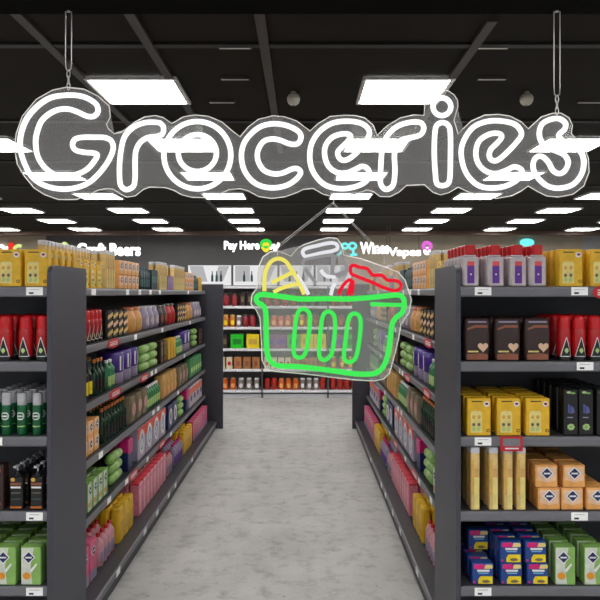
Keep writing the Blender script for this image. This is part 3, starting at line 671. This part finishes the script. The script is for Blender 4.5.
wall_sign('', 0, 22, 245, 250, WALLY-.07, 'white and red neon squiggle sign at left edge above yellow cartons', [
    ([(-6, 247), (2, 246), (5, 250), (8, 247)], N_white, False, .045), (circ(11, 247, 1.8, 3), N_red2, True, .04), ([(14, 249), (17, 246), (21, 246)], N_lime, False, .045)], hang=False, letters=False)
wall_sign('', 520, 534, 239, 246, WALLY-.07, 'small cyan neon cloud sign above the purple-labelled bottles', [
    (circ(527, 242.5, 5.5, 2.2), N_cyan, True, .05), ([(522, 242.5), (532, 242.5)], N_cyan, False, .05)], hang=False, letters=False)
# ------------------------------------------------------------ hanging neon signs
N_main = glow('neon_tube_white', (255, 255, 255), 1.3)
N_green = glow('neon_tube_green', (70, 238, 92), 1.0, False); N_yellow = glow('neon_tube_yellow', (246, 234, 108), .95, False)
N_red = glow('neon_tube_red', (236, 30, 52), 1.0, False); N_soft = glow('neon_tube_soft_white', (236, 236, 240), .95, False); N_dim = glow('neon_tube_unlit_grey', (150, 150, 152), .9, False)  # N_dim: grey emission painted on for tubes that look unlit
ACR = acrylic('acrylic_backing', .10, (.93, .93, .93)); ACR2 = acrylic('acrylic_backing_clear', .15, (.9, .9, .9))
M_rim = mat('acrylic_edge_glow', (225, 222, 215), .3, noise=.02, emit=.25)  # slight emission stands in for neon light caught in the acrylic rim
M_chain = mat('chain_steel', (200, 198, 196), .3, metal=.6, noise=.05)
def cr(ox, oy, s, pts): return [(ox+a/s, oy+b/s) for a, b in pts]
def flat(k, pts, y0, y1, m):
    bm = bmesh.new(); vs = [bm.verts.new((a, y0, b)) for a, b in pts]; f = bm.faces.new(vs)
    bmesh.ops.triangulate(bm, faces=[f]); bm.verts.index_update()
    tri = [[v.index for v in g.verts] for g in bm.faces]; n = len(pts); bm.free()
    k.add([(a, y0, b) for a, b in pts]+[(a, y1, b) for a, b in pts], tri+[[i+n for i in q][::-1] for q in tri]+[(i, (i+1) % n, (i+1) % n+n, i+n) for i in range(n)], m)
def neon_panel(t, ox, oz, outline, m, y):
    pts = [(pX(a, y)-ox, pZ(b, y)-oz) for a, b in outline]
    k = MB(); flat(k, pts, .0, .005, m); obj('acrylic_panel', k, t)
    k = MB(); k.sweep([(a, .0025, b) for a, b in pts], .0017, M_rim, True, 6, 1); obj('panel_edge', k, t)
def tube(t, name, ox, oz, pts, y, m, closed, r, dy=-.012):
    k = MB(); k.sweep([(pX(a, y)-ox, dy, pZ(b, y)-oz) for a, b in pts], r, m, closed, 10, 4); return obj(name, k, t)
G = cr(10, 80, 5, [(435, 125), (390, 95), (340, 82), (280, 81), (210, 93), (150, 130), (95, 190), (65, 260), (57, 320), (65, 380), (88, 440), (115, 485), (155, 518), (210, 540), (275, 548), (340, 540), (400, 515), (450, 470), (495, 410), (520, 350), (512, 310), (480, 292), (430, 290), (370, 290), (330, 300), (318, 330), (335, 355), (380, 365), (430, 370), (440, 385), (410, 430), (370, 462), (310, 480), (250, 480), (215, 468), (175, 435), (145, 385), (135, 330), (138, 280), (160, 215), (200, 175), (250, 152), (300, 150), (345, 165), (390, 185), (425, 185), (445, 160)])
r1 = cr(110, 100, 6, [(290, 140), (220, 140), (150, 165), (95, 220), (72, 300), (62, 400), (65, 500), (85, 533), (110, 540), (145, 520), (155, 470), (155, 380), (160, 310), (185, 260), (230, 230), (290, 222), (320, 205), (325, 170), (312, 150)])
o1 = cr(150, 100, 6, circ(287, 335, 200, 201, 20)); o2 = cr(150, 100, 6, circ(287, 322, 114, 110, 16))
c1 = cr(230, 100, 6, [(425, 215), (400, 185), (340, 158), (265, 147), (190, 162), (130, 205), (85, 265), (70, 340), (85, 420), (130, 485), (190, 520), (265, 530), (340, 515), (395, 480), (424, 440), (405, 416), (370, 418), (320, 440), (265, 447), (205, 425), (170, 370), (168, 310), (200, 255), (250, 238), (300, 245), (350, 265), (395, 270), (420, 250)])
e1 = cr(300, 100, 6, [(413, 215), (400, 168), (350, 140), (270, 132), (190, 145), (120, 190), (72, 260), (58, 340), (72, 420), (120, 490), (180, 525), (260, 535), (340, 520), (395, 490), (414, 445), (400, 412), (368, 402), (330, 420), (280, 440), (220, 438), (170, 400), (148, 340), (152, 280), (190, 230), (250, 208), (295, 212), (300, 235), (262, 275), (226, 315), (235, 352), (265, 366), (310, 345), (365, 290)])
rr2 = cr(370, 85, 5.22, [(250, 198), (200, 200), (140, 220), (95, 260), (68, 310), (58, 370), (54, 440), (52, 510), (70, 543), (95, 545), (120, 520), (128, 450), (125, 370), (138, 315), (170, 287), (220, 277), (262, 262), (278, 232), (270, 208)])
ii = cr(370, 85, 5.22, [(375, 200), (405, 215), (416, 260), (416, 400), (413, 490), (400, 520), (370, 528), (345, 515), (338, 470), (332, 360), (335, 260), (345, 215)])
idot = cr(370, 85, 5.22, circ(372, 118, 46, 46, 12))
e2 = cr(440, 100, 6, [(482, 215), (470, 175), (430, 145), (350, 130), (270, 135), (195, 168), (142, 240), (122, 320), (142, 420), (190, 490), (250, 525), (330, 530), (400, 515), (460, 480), (488, 440), (470, 412), (435, 405), (395, 424), (330, 445), (270, 430), (225, 385), (210, 320), (230, 250), (290, 210), (345, 205), (365, 225), (340, 260), (300, 300), (290, 340), (310, 367), (345, 362), (400, 315), (450, 262)])
ss = cr(500, 100, 6, [(345, 215), (380, 180), (385, 145), (350, 118), (300, 120), (250, 145), (230, 190), (235, 240), (270, 285), (330, 310), (380, 335), (402, 380), (380, 430), (345, 445), (310, 425), (285, 380), (250, 345), (215, 345), (193, 380), (197, 430), (225, 475), (280, 520), (350, 532), (430, 510), (480, 450), (495, 380), (480, 320), (430, 275), (370, 250)])
OUT = (cr(10, 80, 5, [(280, 35), (210, 50), (130, 95), (60, 180), (28, 270), (22, 350), (35, 420), (70, 480), (120, 540), (170, 572), (240, 597), (330, 597), (400, 570), (440, 550), (480, 543), (515, 546), (555, 572)])
     + cr(110, 100, 6, [(100, 582), (150, 575), (200, 535), (240, 522), (330, 525), (380, 540), (430, 568)]) + cr(150, 100, 6, [(250, 583), (330, 585), (410, 570), (470, 538)])
     + cr(230, 100, 6, [(60, 532), (110, 545), (170, 578), (250, 590), (330, 580), (400, 555), (440, 535), (500, 530)]) + cr(300, 100, 6, [(140, 565), (200, 580), (330, 565), (400, 540), (440, 548), (480, 578), (540, 580)])
     + cr(370, 85, 5.22, [(150, 560), (190, 524), (285, 520), (330, 560), (370, 573), (410, 562), (440, 545)]) + cr(440, 100, 6, [(110, 522), (170, 550), (250, 582), (340, 590), (430, 575), (490, 545), (530, 515)])
     + cr(500, 100, 6, [(220, 545), (280, 575), (350, 582), (440, 565), (505, 515), (537, 430), (532, 350), (515, 300), (480, 260), (430, 200), (437, 150), (415, 105), (370, 78), (320, 78), (250, 100), (172, 172), (130, 130), (60, 95)])
     + cr(440, 100, 6, [(350, 85), (270, 90), (190, 125), (140, 170), (110, 205), (85, 120), (108, 40)]) + cr(370, 85, 5.22, [(458, 80), (440, 50), (410, 30), (370, 22), (320, 40), (287, 100), (283, 158), (230, 155), (160, 170), (90, 212), (38, 262)])
     + cr(300, 100, 6, [(440, 150), (390, 107), (330, 92), (270, 90), (180, 98), (110, 140), (60, 185)]) + cr(230, 100, 6, [(400, 125), (330, 100), (260, 93), (170, 115), (110, 160), (60, 220)])
     + cr(150, 100, 6, [(500, 190), (430, 130), (350, 97), (270, 88), (200, 100), (130, 140)]) + cr(110, 100, 6, [(320, 105), (270, 92), (210, 100), (150, 130), (80, 185), (30, 197)])
     + cr(10, 80, 5, [(560, 262), (520, 268), (490, 242), (481, 220), (500, 185), (495, 130), (440, 80), (370, 45)]))
ox, oz = pX(302, YS), pZ(145, YS)
t = thing('neon_word_sign', 'large white neon Groceries sign on clear acrylic, hung on chains', 'neon sign', (ox, YS, oz))
neon_panel(t, ox, oz, OUT, ACR, YS)
RT = .0086
for pts in ([G], [r1], [o1, o2], [c1], [e1], [rr2], [ii, idot], [e2], [ss]):
    k = MB()
    for q in pts: k.sweep([(pX(a, YS)-ox, -.0095, pZ(b, YS)-oz) for a, b in q], RT, N_main, True, 10, 4)
    obj('neon_letter', k, t)
ztop = pZ(14, 2.06)
for px, py, who in ((68.5, 88, 'left'), (557, 113, 'right')):
    t = thing('hanging_chain', 'thin steel chain holding up the %s end of the Groceries sign' % who, 'chain', (pX(px, YS), YS, ztop-.001), 'sign hanging chains')
    zb = pZ(py+2, YS)-ztop; X = .0095
    zl = zb+.062
    k = MB(); k.sweep([(-X, 0, -.002), (-X, 0, zl+.03), (-X*.6, 0, zl+.006), (0, 0, zl), (X*.6, 0, zl+.006), (X, 0, zl+.03), (X, 0, -.002)], .0018, M_chain, False, 6, 2); obj('wire_loop', k, t)
    n = 3
    for i in range(n):
        zc = zl-.01-i*.019; k = MB()
        pts = [(.005*math.cos(q*math.pi/4), 0, zc+.0125*math.sin(q*math.pi/4)) if i % 2 == 0 else (0, .005*math.cos(q*math.pi/4), zc+.0125*math.sin(q*math.pi/4)) for q in range(8)]
        k.sweep(pts, .0016, M_chain, True, 6, 2); obj('chain_link', k, t)
    k = MB(); k.lathe([(.006, 0), (.006, .004)], M_chain, 12); q = obj('hook_plate', k, t, (0, 0, -.004))
# basket sign
ox, oz = pX(330, YS), pZ(310, YS)
t = thing('neon_basket_sign', 'neon shopping basket sign, green basket with yellow, white and red groceries', 'neon sign', (ox, YS, oz))
BO = [(257, 288), (258, 268), (263, 257), (270, 252), (278, 251), (286, 254), (291, 256), (297, 249), (303, 245), (318, 240), (330, 237.5), (337, 238.5), (341, 244), (344, 255), (352, 257), (362, 259), (373, 263), (385, 267), (398, 272), (405, 280), (408, 289), (411.5, 300), (409, 313), (401, 324), (399, 337), (395.5, 352), (389.5, 373.5), (384, 379), (374.5, 381), (355, 380), (325, 376.5), (305, 374), (275, 371.5), (266, 369), (262, 360), (261.5, 345), (260, 318), (256, 310), (251, 304), (252, 295)]
neon_panel(t, ox, oz, BO, ACR2, YS)
body = [(262, 294.5), (257, 297), (257.5, 302), (262.5, 305), (265.8, 311), (266.3, 325), (266.5, 340), (267.5, 353), (271.5, 361.5), (279.5, 365.5), (294.5, 366), (312.5, 367.7), (335, 370.7), (352, 373), (368.5, 373.7), (377.5, 371.5), (384, 364), (388, 351), (390, 336), (391.7, 324), (395, 318), (401.5, 312.5), (403.5, 305), (402.5, 298), (397, 295), (385, 296), (370, 297.5), (347.5, 299), (325, 298.6), (301.6, 299), (287.5, 297.3), (273, 295.4)]
tube(t, 'basket_tube', ox, oz, body, YS, N_green, True, .0085)
tube(t, 'basket_tube', ox, oz, [(370, 304), (385, 304.6), (401, 305)], YS, N_green, False, .0065)
for pts in (cr(245, 300, 6.667, [(388, 58), (430, 90), (432, 160), (420, 260), (408, 335), (385, 375), (350, 380), (325, 345), (332, 200), (350, 90)]),
            cr(270, 300, 5.45, [(318, 62), (350, 90), (352, 180), (338, 280), (325, 305), (295, 326), (268, 300), (272, 200), (286, 90)]),
            cr(270, 300, 5.45, [(457, 73), (490, 100), (487, 200), (466, 310), (430, 336), (402, 310), (412, 200), (428, 100)])):
    tube(t, 'basket_tube', ox, oz, pts, YS, N_green, True, .0068)
for pts in (cr(245, 230, 7.06, [(138, 432), (140, 330), (155, 270), (190, 220), (240, 203), (290, 225), (330, 285), (372, 350), (418, 455)]), cr(245, 230, 7.06, [(203, 440), (255, 412), (320, 392), (385, 380)]), cr(245, 230, 7.06, [(190, 372), (245, 345), (335, 300)])):
    tube(t, 'bread_tube', ox, oz, pts, YS, N_yellow, False, .0065, -.009)
for pts, c_, m in ((cr(270, 230, 7.5, [(260, 198), (245, 165), (270, 140), (350, 120), (440, 100), (492, 105), (505, 138), (470, 158), (380, 175), (290, 197)]), True, N_soft),
                  (cr(270, 230, 7.5, [(245, 262), (262, 222), (350, 203), (452, 190), (470, 200), (462, 330)]), False, N_dim), (cr(270, 230, 7.5, [(488, 190), (470, 330), (565, 310), (578, 285), (520, 190)]), False, N_dim),
                  (cr(270, 230, 7.5, [(200, 340), (250, 410), (290, 485)]), False, N_soft), (cr(270, 230, 7.5, [(455, 490), (470, 430), (490, 400)]), False, N_soft),
                  (cr(270, 230, 7.5, [(260, 290), (300, 340), (345, 400)]), False, N_dim), (cr(270, 230, 7.5, [(380, 300), (420, 345), (490, 350)]), False, N_soft), (cr(270, 230, 7.5, [(500, 352), (530, 335), (575, 330)]), False, N_dim)):
    tube(t, 'bottle_tube', ox, oz, pts, YS, m, c_, .006, -.009)
tube(t, 'baguette_tube', ox, oz, cr(325, 230, 6.667, [(172, 290), (168, 250), (190, 236), (230, 250), (280, 260), (315, 300), (375, 303), (415, 335), (470, 338), (500, 358), (498, 388), (462, 405), (390, 385), (300, 345), (210, 310)]), YS, N_red, True, .0055)
for pts in (cr(325, 230, 6.667, [(90, 430), (112, 380), (150, 338), (178, 332)]), cr(325, 230, 6.667, [(152, 432), (165, 380), (178, 335)]), cr(325, 230, 6.667, [(175, 432), (182, 390), (185, 335)])):
    tube(t, 'baguette_tube', ox, oz, pts, YS, N_red, False, .0055)
t = thing('hanging_wire', 'thin doubled wires holding the basket sign below the Groceries sign', 'wire', P(333, 203, YS))
x0, _, z0 = P(333, 203, YS)
for px, py in ((277.5, 247), (384, 256)):
    k = MB()
    for d in (-1, 1):
        k.sweep([(d*.003, d*.004, 0), (pX(px+d*1.5, YS)-x0, d*.002, pZ(py, YS)-z0)], .0009, M_chain, False, 5, 1)
    k.sweep([(pX(px, YS)-x0, -.002, pZ(py, YS)-z0+.003), (pX(px, YS)-x0, -.002, pZ(py+8, YS)-z0)], .0016, M_chain, False, 5, 1)
    obj('wire', k, t)
k = MB(); k.sweep([(0, -.002, -.004), (.003, -.003, .01), (0, -.006, .022), (-.003, -.005, .03)], .0018, M_chain, False, 6, 3); obj('hook', k, t)
